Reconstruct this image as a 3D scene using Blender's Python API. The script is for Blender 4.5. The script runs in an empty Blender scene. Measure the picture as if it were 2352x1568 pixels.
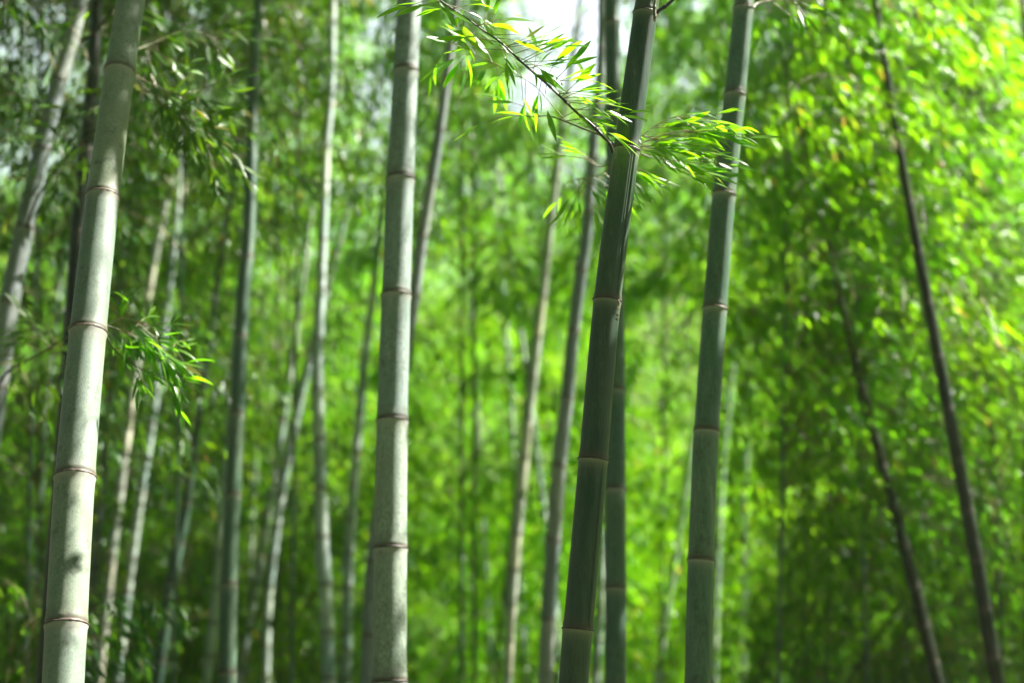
import bpy, math, random
import numpy as np
PI = math.pi
rng = np.random.default_rng(7)
random.seed(7)
S = bpy.context.scene
COL = S.collection
EYE = np.array([0.0, 0.0, 1.6])
FPX = 3267.0                     # focal length in units of a 2352 px wide frame (50 mm on 36 mm)
PITCH = math.atan((1350 - 784) / FPX)
FW = np.array([0, math.cos(PITCH), math.sin(PITCH)])
UP = np.array([0, -math.sin(PITCH), math.cos(PITCH)])
RT = np.array([1.0, 0, 0])
SUN_AZ = math.radians(19)        # from +X towards +Y
SUN_EL = math.radians(50)

SUNV = np.array([math.cos(SUN_EL) * math.cos(SUN_AZ), math.cos(SUN_EL) * math.sin(SUN_AZ), math.sin(SUN_EL)])
# ------------------------------------------------------------------ survey helpers
def ray(px, py):
    return RT * ((px - 1176) / FPX) + FW + UP * ((784 - py) / FPX)
def at(px, py, Y, lean=0.0):
    d = ray(px, py)
    t = Y / (d[1] - lean * d[2])
    return EYE + d * t, t
def proj(P):
    q = np.atleast_2d(P) - EYE
    dep = q @ FW
    dep = np.where(np.abs(dep) < 1e-3, 1e-3, dep)
    return 1176 + FPX * (q @ RT) / dep, 784 - FPX * (q @ UP) / dep, dep
def ss(a, b, x):
    t = np.clip((x - a) / (b - a), 0, 1)
    return t * t * (3 - 2 * t)
def gz(x, y):
    x = np.asarray(x, float); y = np.asarray(y, float)
    z = -3.0 * ss(7, 30, y) + 0.10 * np.sin(x * 0.9 + 1) * np.cos(y * 0.7) + 0.25 * np.sin(x * 0.21) * np.sin(y * 0.17 + 2)
    hill = 30 * ss(42, 125, y) + 10 * ss(110, 220, y)
    right = 42 * ss(12, 75, x) * ss(38, 100, y)
    left = 12 * ss(14, 70, -x) * ss(30, 90, y)
    r = np.hypot(x, y)
    bump = 1.5 * np.sin(x * 0.06 + 0.5) * np.sin(y * 0.05) * ss(35, 70, y)
    return z + hill + right + left + bump + 25 * ss(150, 420, r)

# ------------------------------------------------------------------ materials
def newmat(name):
    m = bpy.data.materials.new(name); m.use_nodes = True
    nt = m.node_tree; nt.nodes.clear()
    return m, nt
def nd(nt, t, **kw):
    n = nt.nodes.new(t)
    for k, v in kw.items():
        if k in n.inputs: n.inputs[k].default_value = v
        else: setattr(n, k, v)
    return n
def ramp(nt, stops, interp='LINEAR'):
    r = nt.nodes.new('ShaderNodeValToRGB'); r.color_ramp.interpolation = interp
    el = r.color_ramp.elements
    while len(el) > 1: el.remove(el[-1])
    el[0].position = stops[0][0]; el[0].color = (*stops[0][1], 1)
    for p, c in stops[1:]:
        e = el.new(p); e.color = (*c, 1)
    return r
def mixc(nt, fac, a, b, mode='MIX'):
    m = nt.nodes.new('ShaderNodeMix'); m.data_type = 'RGBA'; m.blend_type = mode
    for i, v in ((0, fac), (6, a), (7, b)):
        if hasattr(v, 'is_output') or isinstance(v, bpy.types.NodeSocket): nt.links.new(v, m.inputs[i])
        elif i == 0: m.inputs[0].default_value = v
        else: m.inputs[i].default_value = (*v, 1)
    return m.outputs[2]

def leaf_mat(name, cols, tcols, trans=0.5, rough=0.3, spec=0.5):
    m, nt = newmat(name)
    geo = nd(nt, 'ShaderNodeNewGeometry')
    r1 = ramp(nt, cols); r2 = ramp(nt, tcols)
    nt.links.new(geo.outputs['Random Per Island'], r1.inputs[0])
    nt.links.new(geo.outputs['Random Per Island'], r2.inputs[0])
    # the underside of a bamboo leaf is paler and duller
    tcl = nd(nt, 'ShaderNodeNewGeometry'); nz = nd(nt, 'ShaderNodeTexNoise', Scale=.55, Detail=2.0); nt.links.new(tcl.outputs['Position'], nz.inputs['Vector'])
    rg = ramp(nt, [(.38, (0.74, 0.94, 1.6)), (.5, (1, 1, 1)), (.62, (1.14, 1.04, .85))]); nt.links.new(nz.outputs[0], rg.inputs[0])
    c1 = mixc(nt, 1.0, r1.outputs[0], rg.outputs[0], 'MULTIPLY'); c2 = mixc(nt, 1.0, r2.outputs[0], rg.outputs[0], 'MULTIPLY')
    under = mixc(nt, 0.4, c1, (0.13, 0.22, 0.05))
    face = mixc(nt, geo.outputs['Backfacing'], c1, under)
    p = nd(nt, 'ShaderNodeBsdfPrincipled', Roughness=rough)
    p.inputs['Specular IOR Level'].default_value = spec
    nt.links.new(face, p.inputs['Base Color'])
    t = nd(nt, 'ShaderNodeBsdfTranslucent')
    nt.links.new(c2, t.inputs['Color'])
    mx = nd(nt, 'ShaderNodeMixShader'); mx.inputs[0].default_value = trans
    nt.links.new(p.outputs[0], mx.inputs[1]); nt.links.new(t.outputs[0], mx.inputs[2])
    o = nd(nt, 'ShaderNodeOutputMaterial'); nt.links.new(mx.outputs[0], o.inputs[0])
    return m
LEAF = leaf_mat('bamboo_leaf',
    [(0, (0.042, 0.125, 0.006)), (0.35, (0.075, 0.19, 0.006)), (0.7, (0.12, 0.25, 0.006)), (0.96, (0.14, 0.31, 0.02)), (0.985, (0.30, 0.26, 0.05)), (1, (0.34, 0.17, 0.05))],
    [(0, (0.165, 0.46, 0.003)), (0.5, (0.31, 0.69, 0.004)), (0.96, (0.38, 0.76, 0.006)), (0.985, (0.6, 0.5, 0.06)), (1, (0.5, 0.25, 0.05))], 0.58, 0.34, .26)
LEAFD = leaf_mat('dark_bamboo_leaf',  # deep green leaf; shade of the dim foliage is also put into this colour
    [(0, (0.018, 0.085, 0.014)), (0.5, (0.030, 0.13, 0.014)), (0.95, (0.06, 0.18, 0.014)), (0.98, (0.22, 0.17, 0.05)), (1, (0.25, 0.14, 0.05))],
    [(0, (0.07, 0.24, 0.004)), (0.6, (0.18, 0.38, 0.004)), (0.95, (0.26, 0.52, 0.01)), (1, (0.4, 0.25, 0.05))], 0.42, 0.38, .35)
LEAFY = leaf_mat('young_bamboo_leaf',
    [(0, (0.06, 0.22, 0.012)), (0.6, (0.11, 0.32, 0.014)), (0.975, (0.15, 0.38, 0.02)), (1, (0.36, 0.32, 0.06))],
    [(0, (0.22, 0.62, 0.006)), (0.975, (0.36, 0.74, 0.008)), (1, (0.45, 0.45, 0.08))], 0.62, 0.36, .4)

def twig_mat(name, a, b):
    m, nt = newmat(name)
    tc = nd(nt, 'ShaderNodeTexCoord')
    n = nd(nt, 'ShaderNodeTexNoise', Scale=14.0, Detail=3.0)
    nt.links.new(tc.outputs['Object'], n.inputs['Vector'])
    r = ramp(nt, [(0.35, a), (0.65, b)]); nt.links.new(n.outputs[0], r.inputs[0])
    p = nd(nt, 'ShaderNodeBsdfPrincipled', Roughness=0.5)
    nt.links.new(r.outputs[0], p.inputs['Base Color'])
    o = nd(nt, 'ShaderNodeOutputMaterial'); nt.links.new(p.outputs[0], o.inputs[0])
    return m
TWIG = twig_mat('twig', (0.10, 0.13, 0.035), (0.22, 0.17, 0.06))
DARKTWIG = twig_mat('dark_branch', (0.022, 0.018, 0.024), (0.055, 0.05, 0.035))
GREENTWIG = twig_mat('green_branch', (0.05, 0.07, 0.025), (0.16, 0.15, 0.05))
PALETWIG = twig_mat('pale_branch', (0.35, 0.33, 0.25), (0.5, 0.42, 0.3))
SCAR = twig_mat('node_scar', (0.012, 0.009, 0.008), (0.045, 0.032, 0.026))
PALESCAR = twig_mat('pale_node_scar', (0.05, 0.035, 0.03), (0.15, 0.105, 0.085))
CRUST = twig_mat('scar_crust', (0.05, 0.035, 0.025), (0.26, 0.20, 0.14))

def culm_mat(name, green, wax, waxamt, mott=0.0, streak=0.5, rough=0.45, band=(0.36, 0.38, 0.30), bandamt=.8):
    m, nt = newmat(name)
    L = nt.links.new
    tc = nd(nt, 'ShaderNodeTexCoord')
    mp = nd(nt, 'ShaderNodeMapping'); mp.inputs['Scale'].default_value = (1, 1, 0.012)
    L(tc.outputs['Object'], mp.inputs[0])
    fib = nd(nt, 'ShaderNodeTexNoise', Scale=420.0, Detail=3.0, Roughness=0.6); L(mp.outputs[0], fib.inputs['Vector'])
    mp2 = nd(nt, 'ShaderNodeMapping'); mp2.inputs['Scale'].default_value = (1, 1, 0.10)
    L(tc.outputs['Object'], mp2.inputs[0])
    st = nd(nt, 'ShaderNodeTexNoise', Scale=34.0, Detail=5.0, Roughness=0.65); L(mp2.outputs[0], st.inputs['Vector'])
    blot = nd(nt, 'ShaderNodeTexNoise', Scale=6.0, Detail=6.0, Roughness=0.7); L(tc.outputs['Object'], blot.inputs['Vector'])
    spk = nd(nt, 'ShaderNodeTexNoise', Scale=75.0, Detail=6.0, Roughness=0.8); L(tc.outputs['Object'], spk.inputs['Vector'])
    # base: green culm under a worn coat of wax
    wv = ramp(nt, [(0.36, (0, 0, 0)), (0.64, (1, 1, 1))]); L(st.outputs[0], wv.inputs[0])
    bv = ramp(nt, [(0.3, (0.35,) * 3), (0.7, (1, 1, 1))]); L(blot.outputs[0], bv.inputs[0])
    w1 = mixc(nt, 1.0, wv.outputs[0], bv.outputs[0], 'MULTIPLY')
    sc = nd(nt, 'ShaderNodeMath', operation='MULTIPLY_ADD'); L(w1, sc.inputs[0]); sc.inputs[1].default_value = streak; sc.inputs[2].default_value = waxamt
    sc.use_clamp = True
    base = mixc(nt, sc.outputs[0], green, wax)
    fr = ramp(nt, [(0.3, (0.62,) * 3), (0.7, (1.2,) * 3)]); L(fib.outputs[0], fr.inputs[0])
    base = mixc(nt, 1.0, base, fr.outputs[0], 'MULTIPLY')
    # each internode has its own tone; weathered yellowish and scratched patches
    tn = nd(nt, 'ShaderNodeAttribute', attribute_name='tone')
    tr_ = ramp(nt, [(0, (.70, .78, .74)), (.5, (1, 1, 1)), (1, (1.22, 1.16, .98))]); L(tn.outputs['Fac'], tr_.inputs[0])
    base = mixc(nt, 1.0, base, tr_.outputs[0], 'MULTIPLY')
    yb = nd(nt, 'ShaderNodeTexNoise', Scale=9.0, Detail=4.0); L(mp2.outputs[0], yb.inputs['Vector'])
    yr_ = ramp(nt, [(.52, (0, 0, 0)), (.68, (.5 * waxamt + .08,) * 3)]); L(yb.outputs[0], yr_.inputs[0])
    base = mixc(nt, yr_.outputs[0], base, (.21, .19, .10))
    sr_ = ramp(nt, [(.66, (0, 0, 0)), (.70, (.4,) * 3)]); L(st.outputs[0], sr_.inputs[0])
    base = mixc(nt, sr_.outputs[0], base, (.30, .31, .25))
    sk = nd(nt, 'ShaderNodeTexNoise', Scale=16.0, Detail=6.0, Roughness=.75); L(tc.outputs['Object'], sk.inputs['Vector'])
    kr_ = ramp(nt, [(.55, (0, 0, 0)), (.70, (.7,) * 3)]); L(sk.outputs[0], kr_.inputs[0])
    base = mixc(nt, kr_.outputs[0], base, (.05, .055, .035))
    # sooty / lichen mottling
    if mott > 0:
        r = ramp(nt, [(0.47, (0, 0, 0)), (0.60, (mott,) * 3)]); L(spk.outputs[0], r.inputs[0])
        b2 = ramp(nt, [(0.38, (0, 0, 0)), (0.56, (1, 1, 1))]); L(blot.outputs[0], b2.inputs[0])
        k = mixc(nt, 1.0, r.outputs[0], b2.outputs[0], 'MULTIPLY')
        base = mixc(nt, k, base, (0.035, 0.045, 0.03))
    # node bands: powder below the scar, brown above
    def band_of(attr, stops, jamt):
        a_ = nd(nt, 'ShaderNodeAttribute', attribute_name=attr)
        j_ = nd(nt, 'ShaderNodeMath', operation='MULTIPLY_ADD'); L(spk.outputs[0], j_.inputs[0]); j_.inputs[1].default_value = jamt; j_.inputs[2].default_value = -jamt * .5
        q_ = nd(nt, 'ShaderNodeMath', operation='ADD'); L(a_.outputs['Fac'], q_.inputs[0]); L(j_.outputs[0], q_.inputs[1])
        m_ = nd(nt, 'ShaderNodeMath', operation='MULTIPLY'); L(q_.outputs[0], m_.inputs[0]); m_.inputs[1].default_value = 10.0
        r_ = ramp(nt, stops); L(m_.outputs[0], r_.inputs[0]); return r_.outputs[0]
    bd = band_of('below', [(0.0, (.9,) * 3), (0.07, (bandamt,) * 3), (0.18, (bandamt * .45,) * 3), (0.4, (0.10,) * 3), (0.9, (0, 0, 0))], .012)
    base = mixc(nt, bd, base, band)
    bk = band_of('above', [(0.0, (.95,) * 3), (0.06, (.85,) * 3), (0.14, (.4,) * 3), (0.5, (0, 0, 0))], .006)
    base = mixc(nt, bk, base, (0.085, 0.06, 0.045))
    p = nd(nt, 'ShaderNodeBsdfPrincipled')
    L(base, p.inputs['Base Color'])
    rr = nd(nt, 'ShaderNodeMapRange'); L(st.outputs[0], rr.inputs[0]); rr.inputs[3].default_value = rough - 0.08; rr.inputs[4].default_value = rough + 0.14
    L(rr.outputs[0], p.inputs['Roughness'])
    p.inputs['Specular IOR Level'].default_value = 0.4
    bmp = nd(nt, 'ShaderNodeBump'); bmp.inputs['Strength'].default_value = 0.25; bmp.inputs['Distance'].default_value = 0.0012
    ad = nd(nt, 'ShaderNodeMath', operation='MULTIPLY_ADD'); L(spk.outputs[0], ad.inputs[0]); ad.inputs[1].default_value = 0.6; L(fib.outputs[0], ad.inputs[2])
    L(ad.outputs[0], bmp.inputs['Height']); L(bmp.outputs[0], p.inputs['Normal'])
    o = nd(nt, 'ShaderNodeOutputMaterial'); L(p.outputs[0], o.inputs[0])
    return m
CM = {
 'dark':  culm_mat('dark_green_culm', (0.017, 0.060, 0.032), (0.12, 0.155, 0.115), 0.08, 0.25, 0.55, 0.40, (.24, .26, .18)),
 'green': culm_mat('green_culm', (0.038, 0.10, 0.062), (0.17, 0.24, 0.19), 0.15, 0.1, 0.4, 0.40, (.30, .31, .25)),
 'bloom': culm_mat('bloomed_green_culm', (0.045, 0.125, 0.075), (0.27, 0.35, 0.27), 0.18, 0.1, 0.4, 0.40, (.34, .35, .28)),
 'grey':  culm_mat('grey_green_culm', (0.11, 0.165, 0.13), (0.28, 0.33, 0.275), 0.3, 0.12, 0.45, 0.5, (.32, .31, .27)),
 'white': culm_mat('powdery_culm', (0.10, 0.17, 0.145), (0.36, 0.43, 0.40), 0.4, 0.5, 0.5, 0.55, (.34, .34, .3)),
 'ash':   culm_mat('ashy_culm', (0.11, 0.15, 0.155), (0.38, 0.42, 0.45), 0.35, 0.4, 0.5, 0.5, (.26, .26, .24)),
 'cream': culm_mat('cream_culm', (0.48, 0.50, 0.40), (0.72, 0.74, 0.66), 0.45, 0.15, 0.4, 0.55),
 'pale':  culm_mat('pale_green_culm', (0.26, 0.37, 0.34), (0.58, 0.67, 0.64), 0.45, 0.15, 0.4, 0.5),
 'black': culm_mat('shade_black_culm', (0.016, 0.022, 0.016), (0.15, 0.155, 0.13), 0.0, 0.6, 0.35, 0.35, (.10, .10, .08)),  # near black: the shade on backlit stems is put into the colour
}

# ------------------------------------------------------------------ mesh accumulator
class Acc:
    def __init__(s): s.v = []; s.f = []; s.n = []; s.m = []; s.c = 0
    def add(s, V, F, mat=0):
        V = np.asarray(V, np.float32).reshape(-1, 3); F = np.asarray(F, np.int32)
        s.v.append(V); s.f.append((F + s.c).ravel()); s.n.append(np.full(len(F), F.shape[1], np.int32)); s.m.append(np.full(len(F), mat, np.int32))
        s.c += len(V)
    def build(s, name, mats, parent=None, smooth=True, origin=None, attr=None):
        me = bpy.data.meshes.new(name)
        V = np.concatenate(s.v); L = np.concatenate(s.f); N = np.concatenate(s.n); M = np.concatenate(s.m)
        if origin is not None: V = V - np.asarray(origin, np.float32)
        me.vertices.add(len(V)); me.vertices.foreach_set('co', V.ravel().astype(np.float32))
        me.loops.add(len(L)); me.loops.foreach_set('vertex_index', L)
        me.polygons.add(len(N))
        me.polygons.foreach_set('loop_start', np.concatenate([[0], np.cumsum(N)[:-1]]).astype(np.int32))
        me.polygons.foreach_set('loop_total', N)
        me.polygons.foreach_set('material_index', M)
        me.polygons.foreach_set('use_smooth', np.full(len(N), smooth))
        for m in (mats if isinstance(mats, (list, tuple)) else [mats]): me.materials.append(m)
        if attr is not None:
            for nm, v in attr.items():
                a = me.attributes.new(nm, 'FLOAT', 'POINT'); a.data.foreach_set('value', v.astype(np.float32))
        me.update(); me.validate()
        o = bpy.data.objects.new(name, me); COL.objects.link(o)
        if parent is not None: o.parent = parent
        return o
def empty(name, loc, label, cat, group=None):
    e = bpy.data.objects.new(name, None); COL.objects.link(e); e.location = [float(c) for c in loc]
    e.empty_display_size = 0.2; e['label'] = label; e['category'] = cat
    if group: e['group'] = group
    return e
def frames(P):
    P = np.asarray(P, float)
    T = np.gradient(P, axis=0); T /= np.linalg.norm(T, axis=1)[:, None] + 1e-12
    ref = np.array([0.0, 1.0, 0.0]) if abs(T[0][1]) < 0.9 else np.array([1.0, 0, 0])
    X = np.cross(ref, T); X /= np.linalg.norm(X, axis=1)[:, None] + 1e-12
    Y = np.cross(T, X)
    return T, X, Y
def tube(acc, P, R, n=6, mat=0):
    P = np.asarray(P, float); R = np.broadcast_to(np.asarray(R, float), (len(P),))
    T, X, Y = frames(P)
    a = np.arange(n) * 2 * PI / n
    V = P[:, None] + (np.cos(a)[None, :, None] * X[:, None] + np.sin(a)[None, :, None] * Y[:, None]) * R[:, None, None]
    k = len(P); i = np.arange(k - 1)[:, None] * n; j = np.arange(n)[None]; j2 = (j + 1) % n
    F = np.stack([i + j, i + j2, i + n + j2, i + n + j], -1).reshape(-1, 4)
    acc.add(V.reshape(-1, 3), F, mat)
def spline(P, per=8):
    P = np.asarray(P, float)
    if len(P) < 3:
        t = np.linspace(0, 1, per + 1)[:, None]; return P[0] * (1 - t) + P[-1] * t
    Q = np.vstack([2 * P[0] - P[1], P, 2 * P[-1] - P[-2]]); out = []
    for i in range(1, len(Q) - 2):
        for t in np.arange(per) / per:
            a, b, c, d = Q[i - 1], Q[i], Q[i + 1], Q[i + 2]
            out.append(0.5 * (2 * b + (c - a) * t + (2 * a - 5 * b + 4 * c - d) * t * t + (-a + 3 * b - 3 * c + d) * t ** 3))
    out.append(Q[-2]); return np.array(out)

# ------------------------------------------------------------------ leaves
def leaf_fine(bend, fold=0.25, n=5):
    s = np.linspace(0, 1, n + 1); w = np.array([0.10, 0.78, 1.0, 0.86, 0.5, 0.0])
    V = []; F = []
    for k in range(n + 1):
        x = s[k] - 0.18 * bend * s[k] ** 2; z = -bend * s[k] ** 2
        h = w[k] * 0.5
        V += [(x, -h, z + fold * h * 0.14), (x, 0, z), (x, h, z + fold * h * 0.14)]
    for k in range(n):
        a = 3 * k; F += [(a, a + 1, a + 4, a + 3), (a + 1, a + 2, a + 5, a + 4)]
    return np.array(V), np.array(F)
LF = [leaf_fine(b) for b in (0.05, 0.18, 0.32, -0.05)]
LM = [(np.array([(0, 0, 0), (.42, -.5, .03 - b * .18), (.45, 0, -b * .2), (.42, .5, .03 - b * .18), (1 - b * .15, 0, -b)]), np.array([(0, 1, 2), (0, 2, 3), (1, 4, 2), (2, 4, 3)])) for b in (.05, .2, .35)]
LC = [(np.array([(0, 0, 0), (.4, -.5, -b * .15), (1, 0, -b), (.4, .5, .04)]), np.array([(0, 1, 2), (0, 2, 3)])) for b in (0.08, .25)]
LODS = {'fine': LF, 'mid': LM, 'coarse': LC}
def put_leaves(acc, P, D, U, Sz, W, lod, mat=0):
    """P base, D direction, U normal hint, Sz length, W width ratio"""
    P = np.asarray(P, float); D = np.asarray(D, float); U = np.asarray(U, float)
    D = D / np.linalg.norm(D, axis=1)[:, None]
    Yv = np.cross(U, D); Yv /= np.linalg.norm(Yv, axis=1)[:, None] + 1e-9
    Z = np.cross(D, Yv)
    tm = LODS[lod]; pick = rng.integers(0, len(tm), len(P))
    for k, (V, F) in enumerate(tm):
        s = pick == k; n = int(s.sum())
        if not n: continue
        sc = Sz[s][:, None, None]
        w = W[s][:, None, None]
        X = P[s][:, None] + sc * (V[None, :, 0:1] * D[s][:, None] + w * V[None, :, 1:2] * Yv[s][:, None] + V[None, :, 2:3] * Z[s][:, None])
        off = np.arange(n)[:, None, None] * len(V)
        acc.add(X.reshape(-1, 3), (F[None] + off).reshape(-1, F.shape[1]), mat)
def rotz(v, a):
    c, s = math.cos(a), math.sin(a); return np.array([c * v[0] - s * v[1], s * v[0] + c * v[1], v[2]])
def unit(v): return v / (np.linalg.norm(v) + 1e-12)

def make_branch_template(seed, L=1.5, nsec=13, fans=3, per=5, e0=55, e1=-25):
    r = np.random.default_rng(seed)
    N = 14; P = [np.zeros(3)]; az = 0
    for i in range(N):
        e = math.radians(e0 + (e1 - e0) * (i / N) ** 0.8); az += r.normal(0, .05)
        P.append(P[-1] + L / N * np.array([math.cos(e) * math.cos(az), math.cos(e) * math.sin(az), math.sin(e)]))
    P = np.array(P); lp = []; ld = []; lu = []; ls = []; tw = [(P[::2], np.linspace(.007, .002, len(P[::2])))]
    for k in range(nsec):
        s = 0.2 + 0.8 * (k + r.random() * .6) / nsec; i = min(N - 1, int(s * N)); b = P[i]
        d = unit(P[i + 1] - P[i]); side = 1 if k % 2 else -1
        d = rotz(d, side * math.radians(r.uniform(20, 70))); d[2] = d[2] * .4 + r.uniform(-.25, .25); d = unit(d)
        sl = L * r.uniform(.22, .42) * (1.15 - .5 * s)
        Q = [b]; dd = d.copy()
        for j in range(4):
            dd = unit(dd + np.array([0, 0, -.22])); Q.append(Q[-1] + dd * sl / 4)
        Q = np.array(Q); tw.append((Q, np.linspace(.0028, .0012, 5)))
        for f in range(fans):
            t = (f + 1) / fans; q = Q[0] + (Q[-1] - Q[0]) * t + np.array([0, 0, .25 * sl * t * (1 - t)])
            n = r.integers(per - 2, per + 2)
            q2 = q + unit(dd + r.normal(0, .5, 3)) * r.uniform(.02, .07)
            for l in range(n):
                a = (l / max(1, n - 1) - .5) * math.radians(95) + r.normal(0, .15)
                ldv = rotz(dd * np.array([1, 1, .7]), a) + np.array([0, 0, r.uniform(-.75, .12)])
                lp.append(q2 + r.normal(0, .012, 3)); ld.append(unit(ldv))
                lu.append(unit(np.array([0, 0, 1.0]) + r.normal(0, .45, 3))); ls.append(r.uniform(.07, .125))
    return np.array(lp), np.array(ld), np.array(lu), np.array(ls), tw
TPL = [make_branch_template(100 + i, 1.5, 13, 3, 5, 50 + 10 * (i % 3), -20 - 12 * (i % 4)) for i in range(9)]

OUT_ONLY = [False]
GAPS = [(1290, 60, 128, 155, .17, 900), (1215, 210, 65, 55, .15, 900), (1420, 40, 50, 80, .45, 900), (60, 380, 80, 150, .62, 900), (120, 120, 120, 120, .7, 900), (860, 210, 50, 60, .4, 900),
        (1545, 900, 90, 250, .3, 38), (1010, 700, 90, 120, .5, 24), (640, 680, 90, 150, .5, 24), (1060, 960, 110, 160, .5, 24)]
def put_branch(acc, base, az, scale, lod, tilt=0.0, leafscale=1.0, twigs=True, wind=(0.12, 0, -0.05), keep=1.0, mats=(0, 1)):
    lp, ld, lu, ls, tw = TPL[rng.integers(0, len(TPL))]
    c, s = math.cos(az), math.sin(az); ct, st = math.cos(tilt), math.sin(tilt)
    Rz = np.array([[c, -s, 0], [s, c, 0], [0, 0, 1]]); Ry = np.array([[ct, 0, -st], [0, 1, 0], [st, 0, ct]]); R = Rz @ Ry
    P = (lp * scale) @ R.T + base; D = ld @ R.T + np.array(wind); U = lu @ R.T
    sz = ls * leafscale
    if keep < 1: 
        k = rng.random(len(P)) < keep; P, D, U, sz = P[k], D[k], U[k], sz[k]
    ok = np.linalg.norm(P - EYE, axis=1) > 3.0
    gx, gy, gd = proj(P)
    far = (gd > 6.3)
    for (cx, cy, rx, ry, kp, dmax) in GAPS:
        e_ = ((gx - cx) / rx) ** 2 + ((gy - cy) / ry) ** 2 + .35 * np.sin(gx * .045 + cy) * np.sin(gy * .05 + 1)
        ok &= ~(far & (gd < dmax) & (e_ < 1) & (rng.random(len(P)) > kp))
    i = ((gy + 40) / 4).astype(int); j = ((gx + 60) / 4).astype(int); inn = (gd > .5) & (i >= 0) & (i < 420) & (j >= 0) & (j < 620)
    ic, jc = np.clip(i, 0, 419), np.clip(j, 0, 619)
    ok &= ~(inn & (gd < VG_D[ic, jc]) & (rng.random(len(P)) < VG_P[ic, jc]))
    if OUT_ONLY[0]: ok &= ~((gd > .5) & (gx > -90) & (gx < 2440) & (gy > -60) & (gy < 1640))
    Pm = P + D * (sz * .5)[:, None]
    a_ = np.clip((Pm @ ax_a / CELL + NG / 2).astype(int), 0, NG - 1); b_ = np.clip((Pm @ ax_b / CELL + NG / 2).astype(int), 0, NG - 1)
    ok &= ~((Pm @ SUNV > SG_T[a_, b_] + .03) & (rng.random(len(P)) < SG_P[a_, b_]))
    P, D, U, sz = P[ok], D[ok], U[ok], sz[ok]
    if len(P): put_leaves(acc, P, D, U, sz, rng.uniform(.13, .2, len(P)), lod, mats[0])
    if twigs:
        for q, rr in tw:
            T3 = (q * scale) @ R.T + base
            tx, ty, td = proj(T3); ti = np.clip(((ty + 40) / 4).astype(int), 0, 419); tj = np.clip(((tx + 60) / 4).astype(int), 0, 619)
            ta_ = np.clip((T3 @ ax_a / CELL + NG / 2).astype(int), 0, NG - 1); tb_ = np.clip((T3 @ ax_b / CELL + NG / 2).astype(int), 0, NG - 1)
            pr = max(float(np.max(np.where(td < VG_D[ti, tj], VG_P[ti, tj], 0))), float(np.max(np.where(T3 @ SUNV > SG_T[ta_, tb_] + .05, SG_P[ta_, tb_], 0))))
            if len(q) < 7 and rng.random() < pr: continue
            tube(acc, T3, rr * max(scale, .7), 3, mats[1])

# ------------------------------------------------------------------ a bamboo plant
def culm_path(pts, Y, lean, H, bend=0.0):
    """pts: (px, py, width px) from top to bottom, as surveyed; Y: distance of the stem; lean: how it tips away with height"""
    C = []; R = []
    for x, y, w in sorted(pts, key=lambda q: -q[1]):
        p, t = at(x, y, Y, lean); C.append(p); R.append(w * t / (2 * FPX))
    C = np.array(C); R = np.array(R)
    G = spline(np.column_stack([C, R]), 10); C = G[:, :3]; R = np.maximum(G[:, 3], 0.006)
    # down to the ground
    d = unit(C[min(4, len(C) - 1)] - C[0]); low = []; p = C[0].copy(); r = R[0]
    for i in range(80):
        g = float(gz(p[0], p[1])) - 0.15
        if p[2] <= g: break
        d = unit(d * .93 + np.array([0, 0, 1]) * .07); p = p - d * .12; r *= 1.004; low.append((p.copy(), r))
    if low:
        C = np.vstack([np.array([q for q, _ in low][::-1]), C]); R = np.concatenate([[q for _, q in low][::-1], R])
    # up to the tip
    d = unit(C[-1] - C[max(0, len(C) - 12)]); p = C[-1].copy(); r = R[-1]; hi = []; z0 = p[2]; base = C[0][2]
    top = max(base + H, z0 + 1.5); n = int((top - z0) / .14)
    az = math.atan2(d[1], d[0])
    for i in range(n):
        s = (i + 1) / n
        d = unit(d + np.array([math.cos(az), math.sin(az), 0]) * .006 * s * 2 + np.array([bend, 0, 0]) * .02 * s + np.array([0, 0, -.028 * max(0, s - .55) * 2]))
        p = p + d * .14; hi.append((p.copy(), r * (1 - .88 * s ** 1.25)))
    C = np.vstack([C, [q for q, _ in hi]]); R = np.concatenate([R, [q for _, q in hi]])
    Sx = np.concatenate([[0], np.cumsum(np.linalg.norm(np.diff(C, axis=0), axis=1))])
    return C, R, Sx
NODE_PROF = [(-.050, 1.0), (-.022, 1.008), (-.010, 1.025), (-.004, 1.06), (0, 1.07), (.003, 1.02), (.007, 1.02), (.012, 1.04), (.018, 1.025), (.026, 1.004), (.04, .997)]
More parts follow.
